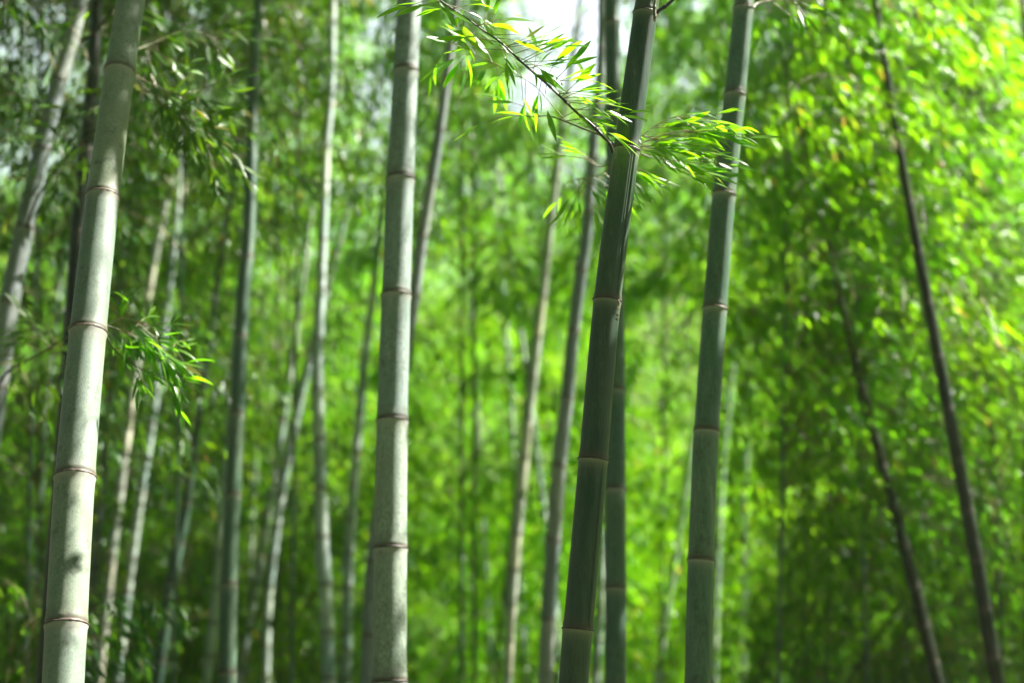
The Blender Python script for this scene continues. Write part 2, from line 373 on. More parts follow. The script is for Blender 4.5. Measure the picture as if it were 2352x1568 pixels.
def make_bamboo(name, label, pts, Y, mat, lean=0.0, nodes=None, gap=0.34, H=12.0, crown=None, seg=20, groove=None,
                crown_lod='mid', rings=True, leaf=None, group='bamboo stems standing in the grove', bend=0.0, cat='bamboo', ringmat=None,
                dens=1.0, blen=1.0, wind=(0.12, 0, -0.05), azc=None, per=2, lsc=1.0):
    C, R, Sx = culm_path(pts, Y, lean, H, bend)
    px, py, dep = proj(C)
    ip = lambda s, A: np.array([np.interp(s, Sx, A[:, k]) for k in range(3)])
    ns = []
    if nodes:
        fs = np.linspace(Sx[0], Sx[-1], 4000); Q = np.column_stack([np.interp(fs, Sx, C[:, k]) for k in range(3)])
        _, qy, _ = proj(Q); okd = np.argmax(np.diff(qy) > 0) if np.any(np.diff(qy) > 0) else len(qy)
        for y in nodes:
            ns.append(fs[np.argmin(np.abs(qy[:okd if okd > 100 else None] - y))])
        ns = sorted(ns); g0 = ns[1] - ns[0]; g1 = ns[-1] - ns[-2]
    else:
        mid = np.interp(780, py[::-1], Sx[::-1]) if py[0] > py[-1] else Sx[len(Sx) // 2]
        ns = [mid + random.uniform(-.15, .15)]; g0 = g1 = gap
    while ns[0] - g0 > 0.1: g0 = max(.12, g0 * .965); ns.insert(0, ns[0] - g0)
    while ns[-1] + g1 < Sx[-1] - .15: g1 = max(.16, g1 * (.985 if g1 > .22 else 1)); ns.append(ns[-1] + g1)
    ns = np.array(ns)
    Ss = [Sx[0], Sx[-1]]; step = .10 if seg > 24 else .2
    for a in ns:
        sc = np.interp(a, Sx, R) / .05
        Ss += [a + d * sc for d, _ in NODE_PROF]
    Ss += list(np.arange(Sx[0], Sx[-1], step))
    Ss = np.unique(np.round(np.clip(Ss, Sx[0], Sx[-1]), 5))
    keep = [Ss[0]]
    for s in Ss[1:]:
        if s - keep[-1] > .0006: keep.append(s)
    Ss = np.array(keep)
    CC = np.column_stack([np.interp(Ss, Sx, C[:, k]) for k in range(3)]); RR = np.interp(Ss, Sx, R)
    near = ns[np.argmin(np.abs(Ss[:, None] - ns[None]), axis=1)]
    sc = RR / .05; dn = (Ss - near) / sc
    mult = np.interp(dn, [d for d, _ in NODE_PROF], [m for _, m in NODE_PROF])
    T, X, Yv = frames(CC)
    a = np.arange(seg) * 2 * PI / seg
    rad = (RR * mult)[:, None] * np.ones((1, seg))
    if groove is not None:
        up = np.searchsorted(ns, Ss) % 2 == groove[1]
        ang = groove[0]; da = np.angle(np.exp(1j * (a[None] - ang)))
        fade = np.clip((np.abs(dn)) / .03, 0, 1)
        prof = -0.085 * np.exp(-(da / .075) ** 2) + .02 * np.exp(-((da - .17) / .07) ** 2) - .03 * np.exp(-((da + .22) / .05) ** 2)
        rad *= 1 + prof * (up * fade)[:, None]
    rad *= 1 + .006 * np.sin(2 * a + Y)[None]
    V = CC[:, None] + (np.cos(a)[None, :, None] * X[:, None] + np.sin(a)[None, :, None] * Yv[:, None]) * rad[..., None]
    base = C[0].copy(); base[2] = float(gz(base[0], base[1]))
    e = empty(name, base, label, cat, group)
    ac = Acc(); k = len(CC); i = np.arange(k - 1)[:, None] * seg; j = np.arange(seg)[None]; j2 = (j + 1) % seg
    F = np.stack([i + j, i + j2, i + seg + j2, i + seg + j], -1).reshape(-1, 4)
    ac.add(V.reshape(-1, 3), F)
    lo = ns[np.clip(np.searchsorted(ns, Ss + 1e-6) - 1, 0, len(ns) - 1)]; hi = ns[np.clip(np.searchsorted(ns, Ss + 1e-6), 0, len(ns) - 1)]
    da_ = np.clip((Ss - lo) / sc, 0, .2); db_ = np.clip((hi - Ss) / sc, 0, .2)
    ac.build('culm', CM[mat], e, True, base, {'above': np.repeat(da_, seg), 'below': np.repeat(db_, seg), 'tone': np.repeat(np.random.default_rng(len(PLAN) + int(Y * 100)).random(len(ns) + 2)[np.searchsorted(ns, Ss + 1e-6)], seg)})
    if rings:
        for a_ in ns:
            c = ip(a_, C); qx, qy, qd = proj(c)
            if -60 < qy[0] < 1640 and -60 < qx[0] < 2420:
                r_ = np.interp(a_, Sx, R) ; tt = unit(ip(a_ + .01, C) - ip(a_ - .01, C))
                x_ = unit(np.cross([0, 1, 0], tt)); y_ = np.cross(tt, x_)
                ra = Acc(); m = max(seg, 20); nb = 6; th = .0017 * (r_ / .05) ** .7
                al = np.arange(m) * 2 * PI / m; be = np.arange(nb) * 2 * PI / nb
                wob = 1 + rng.normal(0, .006, m)
                rr = r_ * 1.064 * wob[:, None] + th * np.cos(be)[None] * rng.uniform(.7, 1.3, (m, 1))
                zz = th * 1.4 * np.sin(be)[None] + rng.normal(0, .0004, (m, 1))
                VV = c + rr[..., None] * (np.cos(al)[:, None, None] * x_ + np.sin(al)[:, None, None] * y_) + zz[..., None] * tt
                ii = np.arange(m)[:, None]; jj = np.arange(nb)[None]
                FF = np.stack([ii * nb + jj, ((ii + 1) % m) * nb + jj, ((ii + 1) % m) * nb + (jj + 1) % nb, ii * nb + (jj + 1) % nb], -1).reshape(-1, 4)
                ra.add(VV.reshape(-1, 3), FF)
                ra.build('node_ring', ringmat or SCAR, e, True, base)
    if crown is not None:
        ca = Acc(); az = random.uniform(0, 6.28); cnt = 0
        for a_ in ns:
            c = ip(a_, C)
            if c[2] < crown: continue
            rel = (a_ - np.interp(crown, C[:, 2], Sx)) / max(.5, Sx[-1] - np.interp(crown, C[:, 2], Sx))
            sc_ = blen * (.65 + .45 * math.sin(min(1, rel * 1.3 + .25) * PI * .8)) * random.uniform(.75, 1.15) * (1.0 - .45 * rel)
            for q in range(per):
                if random.random() > dens: continue
                az += PI * 2 / max(2, per) + random.uniform(-.7, .7) + (0.9 if q else 0)
                a2 = az if azc is None else azc + random.gauss(0, .8)
                put_branch(ca, c, a2, sc_, crown_lod, tilt=random.uniform(-.35, .15), wind=wind, leafscale=lsc); cnt += 1
        if cnt: ca.build('crown', [leaf or LEAF, TWIG], e, True, base)
    return e, base, (C, R, Sx, ns)

P_ = {}; PLAN = []
def plan(key, *a, **k): PLAN.append((key, a, k))
# --- the stems in front -------------------------------------------------------
plan('A', 'bamboo', 'thick grey-green bamboo at the left, half lit, with leafy sprays at its right',
    [(301, 0, 63), (275, 167, 67), (236, 455, 74), (202, 763, 82), (172, 1096, 90), (152, 1436, 94), (145, 1568, 94)], 4.62, 'grey', lean=.30,
    nodes=[167, 455, 763, 1096, 1436], seg=56, crown=5.5, H=11, ringmat=PALESCAR, dens=.2, groove=(1.2, 1))
plan('C', 'bamboo', 'thick powdery white bamboo with sooty mottling, left of the sky gap',
    [(941, 0, 55), (932, 166, 57), (920, 412, 62), (910, 678, 66), (901, 965, 71), (896.5, 1259, 76), (895, 1568, 79)], 5.9, 'white', lean=.12,
    nodes=[166, 412, 678, 965, 1259, 1565], seg=44, crown=6.0, H=12, dens=.2)
plan('F', 'bamboo', 'sharply focused dark green bamboo with a long groove, branching to the left',
    [(1491, -30, 54), (1439, 345, 60), (1395, 690, 63), (1362.5, 1056, 67), (1327.5, 1444, 69), (1317, 1568, 69)], 4.6, 'dark', lean=.06,
    nodes=[32, 345, 690, 1056, 1444], seg=144, crown=5.0, H=11, groove=(-.95, 0), dens=.2)
plan('H', 'bamboo', 'smooth green bamboo with a bright sunlit right edge along its upper half',
    [(1710, 0, 45), (1688, 219, 49), (1663, 448, 53), (1642, 710, 55), (1623, 989, 58), (1610, 1285, 60), (1602, 1568, 60)], 5.5, 'bloom', lean=.10,
    nodes=[22, 219, 448, 710, 989, 1285], seg=48, crown=5.4, H=11.5, dens=.2, ringmat=PALESCAR)
plan('G', 'bamboo', 'upright blue-green bamboo directly behind the focused dark one',
    [(1406, 0, 33), (1409, 250, 36), (1413, 700, 42), (1414, 1123, 46), (1414, 1350, 48), (1414, 1568, 49)], 7.0, 'green', lean=.1,
    nodes=[55, 262, 470, 682, 896, 1123, 1350], seg=32, crown=6.6, H=12, dens=.3)
plan('E', 'bamboo', 'grey-blue bamboo leaning right, between the cream stem and the focused dark one',
    [(1383, 0, 19), (1380, 150, 21), (1363, 330, 24), (1347, 535, 27), (1335, 621, 28), (1317, 763, 29), (1302, 913, 31), (1284, 1070, 33), (1271, 1242, 34), (1259, 1422, 34), (1254, 1568, 35)], 9.2, 'ash',
    nodes=[490, 621, 763, 913, 1070, 1242, 1422], seg=28, crown=6.0, H=12, dens=.6)
plan('C2', 'bamboo', 'grey bamboo crossing behind the powdery white one, emerging at its upper right',
    [(1048, 0, 18), (1022, 205, 22), (1003, 342, 24), (971, 533, 26), (945, 722, 29), (900, 1000, 32), (858, 1290, 34), (845, 1566, 35)], 9.0, 'ash',
    nodes=[300, 414, 543, 680, 830, 985, 1145, 1291, 1460], seg=28, crown=6.0, H=12, dens=.6)
plan('B', 'bamboo', 'grey-violet bamboo leaning out of the left edge, with a dark thin branch',
    [(185, 0, 34), (165, 85, 35), (138, 171, 37), (97, 345, 38), (56, 526, 42), (21, 698, 45), (-7, 893, 48), (-60, 1250, 52), (-95, 1568, 54)], 7.6, 'ash', lean=.1,
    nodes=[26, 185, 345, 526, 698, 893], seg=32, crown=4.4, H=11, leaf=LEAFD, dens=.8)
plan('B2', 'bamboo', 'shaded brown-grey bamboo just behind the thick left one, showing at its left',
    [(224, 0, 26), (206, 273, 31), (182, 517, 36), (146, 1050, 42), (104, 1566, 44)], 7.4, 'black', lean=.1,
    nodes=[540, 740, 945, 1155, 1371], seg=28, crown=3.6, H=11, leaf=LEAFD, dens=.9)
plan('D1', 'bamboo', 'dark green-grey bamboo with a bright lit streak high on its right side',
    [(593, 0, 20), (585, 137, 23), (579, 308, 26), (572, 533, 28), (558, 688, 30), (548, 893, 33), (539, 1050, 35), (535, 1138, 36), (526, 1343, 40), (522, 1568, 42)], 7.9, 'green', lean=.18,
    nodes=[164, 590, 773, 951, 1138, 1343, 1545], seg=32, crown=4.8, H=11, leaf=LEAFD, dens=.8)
plan('D2', 'bamboo', 'slender crooked grey bamboo with a white lit upper stem, left of the powdery one',
    [(764, 0, 17), (760, 205, 19), (749, 342, 20), (742, 533, 22), (735, 688, 24), (729, 859, 27), (734, 1032, 30), (740, 1237, 31), (749, 1374, 32), (756, 1568, 33)], 10.0, 'pale', lean=.15,
    seg=26, gap=.4, crown=6.2, H=12, dens=.7)
# --- stems further back -------------------------------------------------------
BACK = [
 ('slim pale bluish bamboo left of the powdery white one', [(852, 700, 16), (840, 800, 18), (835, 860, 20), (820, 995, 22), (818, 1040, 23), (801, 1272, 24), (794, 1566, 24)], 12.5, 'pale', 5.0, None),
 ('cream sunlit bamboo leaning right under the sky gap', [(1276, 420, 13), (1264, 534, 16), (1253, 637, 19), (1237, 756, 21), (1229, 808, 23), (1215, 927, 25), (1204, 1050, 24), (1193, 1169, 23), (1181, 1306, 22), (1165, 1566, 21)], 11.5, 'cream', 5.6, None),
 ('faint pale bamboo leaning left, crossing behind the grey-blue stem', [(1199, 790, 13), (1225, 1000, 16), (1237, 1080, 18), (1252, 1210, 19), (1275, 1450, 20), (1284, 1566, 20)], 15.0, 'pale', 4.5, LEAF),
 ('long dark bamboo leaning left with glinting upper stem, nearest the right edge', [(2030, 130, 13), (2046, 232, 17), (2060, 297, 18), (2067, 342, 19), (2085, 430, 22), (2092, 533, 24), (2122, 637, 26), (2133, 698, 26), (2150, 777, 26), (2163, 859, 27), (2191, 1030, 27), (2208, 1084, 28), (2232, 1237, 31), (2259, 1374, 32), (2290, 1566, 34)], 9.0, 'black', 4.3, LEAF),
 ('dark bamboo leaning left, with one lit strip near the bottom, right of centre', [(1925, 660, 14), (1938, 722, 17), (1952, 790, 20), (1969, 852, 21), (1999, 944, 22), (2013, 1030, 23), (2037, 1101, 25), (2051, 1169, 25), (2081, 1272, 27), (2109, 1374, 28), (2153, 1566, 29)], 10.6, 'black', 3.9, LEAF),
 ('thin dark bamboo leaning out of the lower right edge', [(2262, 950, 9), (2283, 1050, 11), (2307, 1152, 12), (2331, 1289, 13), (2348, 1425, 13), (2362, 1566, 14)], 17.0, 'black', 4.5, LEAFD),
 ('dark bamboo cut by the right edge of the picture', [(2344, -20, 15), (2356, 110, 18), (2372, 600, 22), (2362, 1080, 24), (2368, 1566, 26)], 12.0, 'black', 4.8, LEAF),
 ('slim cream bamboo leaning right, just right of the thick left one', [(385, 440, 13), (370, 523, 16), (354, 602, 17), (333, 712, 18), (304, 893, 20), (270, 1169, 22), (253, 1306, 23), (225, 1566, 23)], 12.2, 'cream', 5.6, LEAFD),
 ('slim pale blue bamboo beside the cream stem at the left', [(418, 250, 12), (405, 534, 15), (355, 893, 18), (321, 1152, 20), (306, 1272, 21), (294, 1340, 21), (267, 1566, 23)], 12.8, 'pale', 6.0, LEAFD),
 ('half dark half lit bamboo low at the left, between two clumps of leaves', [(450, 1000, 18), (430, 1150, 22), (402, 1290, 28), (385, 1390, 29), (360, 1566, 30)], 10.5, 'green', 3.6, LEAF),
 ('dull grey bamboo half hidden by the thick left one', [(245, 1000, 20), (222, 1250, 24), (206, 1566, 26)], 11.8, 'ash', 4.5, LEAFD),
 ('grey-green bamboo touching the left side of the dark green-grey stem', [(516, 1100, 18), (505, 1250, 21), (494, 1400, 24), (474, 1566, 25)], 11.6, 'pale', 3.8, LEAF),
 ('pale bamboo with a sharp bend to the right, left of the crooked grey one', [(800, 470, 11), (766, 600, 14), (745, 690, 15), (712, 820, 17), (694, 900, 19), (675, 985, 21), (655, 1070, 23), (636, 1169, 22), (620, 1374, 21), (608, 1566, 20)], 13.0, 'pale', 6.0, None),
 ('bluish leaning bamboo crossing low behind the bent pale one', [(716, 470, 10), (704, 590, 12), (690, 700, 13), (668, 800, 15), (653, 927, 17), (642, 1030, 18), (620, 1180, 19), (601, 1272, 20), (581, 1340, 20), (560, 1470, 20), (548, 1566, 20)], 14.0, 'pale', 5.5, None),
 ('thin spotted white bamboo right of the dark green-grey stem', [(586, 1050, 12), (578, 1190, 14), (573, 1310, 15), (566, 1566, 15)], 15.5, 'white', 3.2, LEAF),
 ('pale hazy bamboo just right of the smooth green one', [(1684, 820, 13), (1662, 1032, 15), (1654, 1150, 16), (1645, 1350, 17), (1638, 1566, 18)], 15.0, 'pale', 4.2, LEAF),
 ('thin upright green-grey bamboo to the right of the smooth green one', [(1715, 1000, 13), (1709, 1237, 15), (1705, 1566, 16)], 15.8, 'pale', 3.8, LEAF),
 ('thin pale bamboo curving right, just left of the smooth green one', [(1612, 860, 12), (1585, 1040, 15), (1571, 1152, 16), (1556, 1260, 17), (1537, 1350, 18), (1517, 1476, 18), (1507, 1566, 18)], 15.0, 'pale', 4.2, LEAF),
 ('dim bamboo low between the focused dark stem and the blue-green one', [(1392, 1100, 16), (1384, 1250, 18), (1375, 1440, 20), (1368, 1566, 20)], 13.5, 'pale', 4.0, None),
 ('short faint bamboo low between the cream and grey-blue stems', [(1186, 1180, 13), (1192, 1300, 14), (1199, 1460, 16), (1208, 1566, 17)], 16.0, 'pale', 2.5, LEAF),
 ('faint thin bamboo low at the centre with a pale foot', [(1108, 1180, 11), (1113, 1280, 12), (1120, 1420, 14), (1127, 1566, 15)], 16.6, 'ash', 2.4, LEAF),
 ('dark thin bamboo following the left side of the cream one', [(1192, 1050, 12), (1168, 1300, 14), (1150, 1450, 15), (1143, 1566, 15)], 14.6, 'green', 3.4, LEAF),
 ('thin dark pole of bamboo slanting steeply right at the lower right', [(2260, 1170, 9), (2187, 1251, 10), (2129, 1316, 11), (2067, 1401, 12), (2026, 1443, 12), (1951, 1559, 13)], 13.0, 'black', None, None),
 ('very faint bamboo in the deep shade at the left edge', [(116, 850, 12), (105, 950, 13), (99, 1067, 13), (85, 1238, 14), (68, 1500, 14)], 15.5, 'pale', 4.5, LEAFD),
]
for i, (lab, pts, Y, mt, cr, lf) in enumerate(BACK):
    if len(pts) >= 6:          # smooth out survey wobble
        ya = np.array([q[1] for q in pts], float); cf_ = np.polyfit(ya, [q[0] for q in pts], 3); cw = np.polyfit(ya, [q[2] for q in pts], 2)
        pts = [(float(np.polyval(cf_, y)), y, float(np.polyval(cw, y))) for y in ya]
    right = pts[0][0] > 1700
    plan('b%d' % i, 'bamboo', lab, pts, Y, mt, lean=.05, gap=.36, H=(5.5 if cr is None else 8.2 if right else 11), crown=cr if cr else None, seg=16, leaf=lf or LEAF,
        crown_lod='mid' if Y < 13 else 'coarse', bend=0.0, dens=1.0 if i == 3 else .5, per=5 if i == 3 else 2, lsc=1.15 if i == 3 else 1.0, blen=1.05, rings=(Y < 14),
        wind=(.9, 0, -.55) if right else (.12, 0, -.05))

# where the culms are seen between the leaves, and where the sun finds a way down to them
LIT = {'A': [(-60, 430, .4), (430, 1900, .95)], 'C': [(-60, 1900, .75)], 'B': [(100, 420, .95), (450, 900, .6)], 'H': [(-60, 740, .995)], 'F': [(-60, 420, .9)],
       'D1': [(280, 600, .95), (620, 700, .8), (1080, 1160, .8), (1343, 1900, .8)], 'D2': [(-60, 620, .98), (700, 1900, .55)], 'C2': [(-60, 720, .96), (1000, 1600, .6)], 'E': [(150, 1600, .9)],
       'G': [(1050, 1200, .5)], 'b1': [(400, 1700, .97)], 'b0': [(700, 1700, .6)], 'b2': [(780, 1500, .8)], 'b3': [(150, 500, .99), (560, 960, .98)], 'b4': [(640, 760, .95), (930, 1110, .98), (1370, 1600, .98)],
       'b7': [(430, 1700, .97)], 'b8': [(250, 1700, .97)], 'b9': [(1150, 1700, .8)], 'b12': [(450, 1700, .97)], 'b13': [(450, 1700, .7)], 'b14': [(1040, 1320, .95)], 'b15': [(800, 1700, .9)], 'b16': [(1000, 1400, .6)], 'b17': [(840, 1700, .7)]}
ax_a = unit(np.cross(SUNV, [0, 0, 1])); ax_b = np.cross(ax_a, SUNV)
CELL = .04; NG = 1100
SG_P = np.zeros((NG, NG), np.float32); SG_T = np.full((NG, NG), 1e3, np.float32)
VG_P = np.zeros((420, 620), np.float32); VG_D = np.zeros((420, 620), np.float32)
def sun_gap(p, r, prob):
    a = (p @ ax_a) / CELL + NG / 2; b = (p @ ax_b) / CELL + NG / 2; k = int(r / CELL) + 1
    for i in range(int(a) - k, int(a) + k + 1):
        for j in range(int(b) - k, int(b) + k + 1):
            if 0 <= i < NG and 0 <= j < NG and (i - a) ** 2 + (j - b) ** 2 <= (r / CELL) ** 2:
                SG_P[i, j] = max(SG_P[i, j], prob); SG_T[i, j] = min(SG_T[i, j], p @ SUNV)
def lay_gaps():
    for key, a, k in PLAN:
        pts, Y = a[2], a[3]; C, R, Sx = culm_path(pts, Y, k.get('lean', 0), k.get('H', 12), k.get('bend', 0))
        qx, qy, qd = proj(C); ymin = min(q[1] for q in pts)
        vis = .93 if key[0] == 'b' else .8
        for y in np.arange(max(ymin, -40), 1600, 4):
            m = int(np.argmin(np.abs(qy - y))); w_ = R[m] * FPX / qd[m] * 1.25
            n_ = .5 + .5 * math.sin(y * .021 + Y * 3) * math.sin(y * .0077 + Y)
            pr = vis * (1 if n_ > .22 else .55)
            if key in ('B', 'B2', 'D1'): pr *= .75
            i = int((y + 40) / 4)
            for j in range(int((qx[m] - w_ + 60) / 4), int((qx[m] + w_ + 60) / 4) + 1):
                if 0 <= i < 420 and 0 <= j < 620: VG_P[i, j] = max(VG_P[i, j], pr); VG_D[i, j] = max(VG_D[i, j], qd[m])
        for (y0, y1, pr) in LIT.get(key, []):
            for m in range(len(C)):
                if y0 <= qy[m] <= y1:
                    n_ = math.sin(qy[m] * .05 + Y * 5) + .7 * math.sin(qy[m] * .113 + Y)
                    if n_ > -.75 or pr > .93: sun_gap(C[m], R[m] + .05, pr)
    for (x, y, Y, r) in [(1250, 150, 4.7, .22), (1180, 110, 4.7, .2), (1320, 240, 4.7, .2), (1110, 100, 4.9, .2), (1500, 290, 4.8, .2), (1560, 330, 4.8, .24), (1620, 340, 4.8, .22), (1380, 330, 4.8, .2), (1300, 320, 4.9, .2)]:
        sun_gap(at(x, y, Y)[0], r, .97)
lay_gaps()
for key, a, k in PLAN: P_[key] = make_bamboo(*a, **k)

# ------------------------------------------------------------------ near branches with leaves
def px_path(pts, Y, dY=0.0):
    n = len(pts); return np.array([at(x, y, Y + dY * i / max(1, n - 1))[0] for i, (x, y) in enumerate(pts)])
def build_branch(parent, base, pts3, r0, r1, mat, twigs, leafmat, tint=None, knuckle=.07, twigmat=None, grav=1.0):
    """twigs: list of (t along, direction vec, length, number of leaves, spread)"""
    C = spline(pts3, 10); Sx = np.concatenate([[0], np.cumsum(np.linalg.norm(np.diff(C, axis=0), axis=1))])
    n = int(Sx[-1] / .004); s = np.linspace(0, Sx[-1], max(20, n)); P = np.column_stack([np.interp(s, Sx, C[:, k]) for k in range(3)])
    R = r0 + (r1 - r0) * (s / Sx[-1]); ph = (s / knuckle) % 1
    R = R * (1 + .45 * np.exp(-((ph - .5) / .05) ** 2))
    a = Acc(); tube(a, P, R, 8); br = a.build('branch', mat, parent, True, base)
    la = Acc(); ta = Acc(); LP = []; LD = []; LU = []; LS = []
    for (t, d, ln, nl, sp) in twigs:
        q = np.array([np.interp(t * Sx[-1], Sx, C[:, k]) for k in range(3)]); d = unit(np.array(d, float))
        Q = [q]; dd = d.copy(); m = 7
        for j in range(m):
            dd = unit(dd + np.array([0, 0, -.06 * grav]) + rng.normal(0, .05, 3)); Q.append(Q[-1] + dd * ln / m)
        Q = np.array(Q); tube(ta, Q, np.linspace(.0016, .0007, len(Q)), 5)
        for j in range(nl):
            f = 1 - (j / max(1, nl)) * .55; k = min(m - 1, int(f * m)); b = Q[k] + (Q[k + 1] - Q[k]) * (f * m - k if k < m - 1 else 1)
            sd = 1 if j % 2 else -1; ax = unit(np.cross(dd, [0.2, -.6, .8]))
            v = unit(dd + ax * sd * sp * rng.uniform(.3, 1.0) + rng.normal(0, .14, 3) + np.array([0, 0, -.1 * grav]))
            # a little stalk
            LP.append(b); LD.append(v); LU.append(unit(np.array([.1, -.45, .8]) + rng.normal(0, .35, 3))); LS.append(rng.uniform(.065, .12))
    if LP:
        put_leaves(la, LP, LD, LU, np.array(LS), rng.uniform(.15, .23, len(LP)), 'fine')
        tw = ta.build('twig', twigmat or TWIG, br, True, base)
        la.build('foliage', leafmat, br, True, base)
    return br
Fe, Fb, _ = P_['F']
def rnd_twigs(n, t0, t1, dirs, l0, l1, k0, k1, sp=.6):
    out = []
    for i in range(n):
        d = np.array(dirs[i % len(dirs)], float) + rng.normal(0, .22, 3)
        out.append((rng.uniform(t0, t1), d, rng.uniform(l0, l1), int(rng.integers(k0, k1 + 1)), sp))
    return out
# long dark branch rising to the left across the sky gap
build_branch(Fe, Fb, px_path([(1408, 350), (1402, 333), (1390, 318), (1356, 284), (1326, 260), (1291, 226), (1250, 188), (1202, 147), (1151, 99), (1107, 68), (1055, 31), (1010, 0), (960, -40)], 4.62, -.25),
    .0052, .0017, DARKTWIG, rnd_twigs(44, .36, .95, [(.8, -.1, .45), (.4, .1, .9), (.95, 0, .05), (.8, 0, .25), (-.7, .1, .3), (.3, -.2, -.8)], .05, .15, 1, 3, .5)
    + rnd_twigs(12, .12, .36, [(.95, .1, .1), (.9, 0, -.2), (.9, .2, .3)], .06, .15, 2, 4, .4), LEAFY, grav=.3)
# second, green branch curving left below it
build_branch(Fe, Fb, px_path([(1392, 322), (1378, 310), (1343, 297), (1301, 280), (1260, 267), (1219, 269), (1195, 262)], 4.66, .2), .0042, .0016, GREENTWIG,
    rnd_twigs(7, .15, .6, [(.9, .1, .15), (.7, .2, .35)], .1, .22, 3, 4) + rnd_twigs(3, .6, 1, [(-.9, 0, .3)], .1, .2, 1, 2), LEAFY, knuckle=.05)
# pale thin dead-looking twigs rising out of the second branch
build_branch(Fe, Fb, px_path([(1300, 278), (1262, 235), (1226, 196), (1160, 158), (1100, 130), (1040, 98), (985, 80)], 4.8, .4), .0016, .0009, TWIG,
    rnd_twigs(20, .3, 1, [(-.6, 0, -.5), (-.2, 0, -.9), (-.8, 0, .4), (-.3, 0, .8)], .06, .16, 1, 3, .5), LEAFY)
# sprays sweeping right behind the focused stem
for pts, Y in (([(1442, 340), (1490, 300), (1540, 272), (1600, 268)], 4.78), ([(1442, 345), (1500, 318), (1570, 300), (1640, 306)], 4.70),
               ([(1442, 345), (1500, 335), (1560, 345), (1630, 380)], 4.8), ([(1442, 345), (1490, 360), (1550, 378), (1625, 415)], 4.85), ([(1442, 345), (1400, 375), (1370, 382), (1330, 350)], 4.9)):
    right = pts[-1][0] > 1400
    build_branch(Fe, Fb, px_path(pts, Y, .08), .0024, .0009, TWIG,
        rnd_twigs(16 if right else 9, .05, 1.0, [(1.2, .1, .05), (1.2, 0, -.15), (1.2, -.1, -.35)] if right else [(-.7, .1, .3), (.7, 0, -.4), (.2, 0, -.6)], .06, .17, 2, 3, .26), LEAFY, grav=.15)
# more distant, blurred hanging leaves left of the focused stem
build_branch(Fe, Fb, px_path([(1440, 345), (1380, 400), (1330, 410), (1300, 420)], 5.2, .5), .002, .0009, TWIG, rnd_twigs(16, .1, 1, [(.8, 0, -.3), (.7, 0, -.6), (-.4, 0, -.4)], .1, .2, 2, 4, .4), LEAFY)
# branch stubs at the top node
build_branch(Fe, Fb, px_path([(1509, 30), (1514, 24), (1532, 12), (1550, -4), (1590, -40)], 4.58, 0), .0065, .004, DARKTWIG, [], None)
build_branch(Fe, Fb, px_path([(1504, 40), (1503, 18), (1506, -10), (1510, -60)], 4.53, 0), .0055, .004, GREENTWIG, [], None)
# crusted scars on the right of three nodes
def scar(parent, base, pts, Y, r):
    a = Acc(); r3 = np.random.default_rng(int(pts[0][1]))
    for (x, y) in pts:
        c, t = at(x, y, Y)
        for k in range(7):
            n = 8; m = 6; rr = r * r3.uniform(.35, .9); cc = c + r3.normal(0, r * .6, 3) * np.array([.55, .35, 1.1])
            th = np.linspace(.05, PI - .05, m); ph = np.arange(n) * 2 * PI / n
            V = np.array([[cc + rr * r3.uniform(.7, 1.2) * np.array([math.sin(u) * math.cos(v), math.sin(u) * math.sin(v), math.cos(u)]) for v in ph] for u in th]).reshape(-1, 3)
            i = np.arange(m - 1)[:, None] * n; j = np.arange(n)[None]
            a.add(V, np.stack([i + j, i + n + j, i + n + (j + 1) % n, i + (j + 1) % n], -1).reshape(-1, 4))
    a.build('scar', CRUST, parent, False, base)
scar(Fe, Fb, [(1505, 28), (1507, 38), (1503, 44)], 4.56, .005)
scar(Fe, Fb, [(1421, 690), (1422, 698), (1419, 708), (1418, 722), (1417, 732)], 4.565, .0045)
scar(Fe, Fb, [(1357, 1446), (1358, 1453)], 4.57, .004)
# smooth green bamboo: pale arching branch at the top node
He, Hb, _ = P_['H']
build_branch(He, Hb, px_path([(1731, 18), (1737, 10), (1756, 4), (1790, 0), (1840, -4)], 5.6, .1), .005, .003, PALETWIG, rnd_twigs(6, .3, 1, [(.8, 0, -.3), (.9, 0, .2)], .1, .2, 3, 4), LEAFY)
# thick left bamboo: leafy sprays to the right
Ae, Ab, _ = P_['A']
for pts, Y, r, k in (([(296, 160), (340, 190), (400, 215), (470, 205)], 5.7, .003, 22), ([(296, 170), (350, 230), (420, 270), (480, 310)], 5.75, .003, 24),
                  ([(300, 165), (380, 250), (440, 300), (500, 350)], 5.8, .003, 20), ([(300, 120), (350, 100), (430, 70), (500, 90)], 6.2, .003, 24)):
    build_branch(Ae, Ab, px_path(pts, Y, .4), r, .001, GREENTWIG, rnd_twigs(k, .2, 1, [(.8, 0, -.35), (.5, 0, -.75), (.9, 0, .2), (.2, 0, -.9), (.6, 0, .6)], .08, .24, 2, 4, .6), LEAFD)
for pts, Y, k in (([(238, 745), (280, 760), (340, 790), (390, 840)], 5.3, 24), ([(236, 755), (290, 730), (350, 770), (400, 800)], 5.35, 16), ([(238, 762), (270, 810), (330, 850), (400, 880)], 5.3, 14)):
    build_branch(Ae, Ab, px_path(pts, Y, .2), .003, .001, GREENTWIG, rnd_twigs(k, .15, 1, [(.8, 0, -.5), (.5, 0, -.8), (.9, 0, .0), (.3, 0, .5)], .06, .16, 2, 4, .55), LEAF if Y == 5.3 else LEAFD)
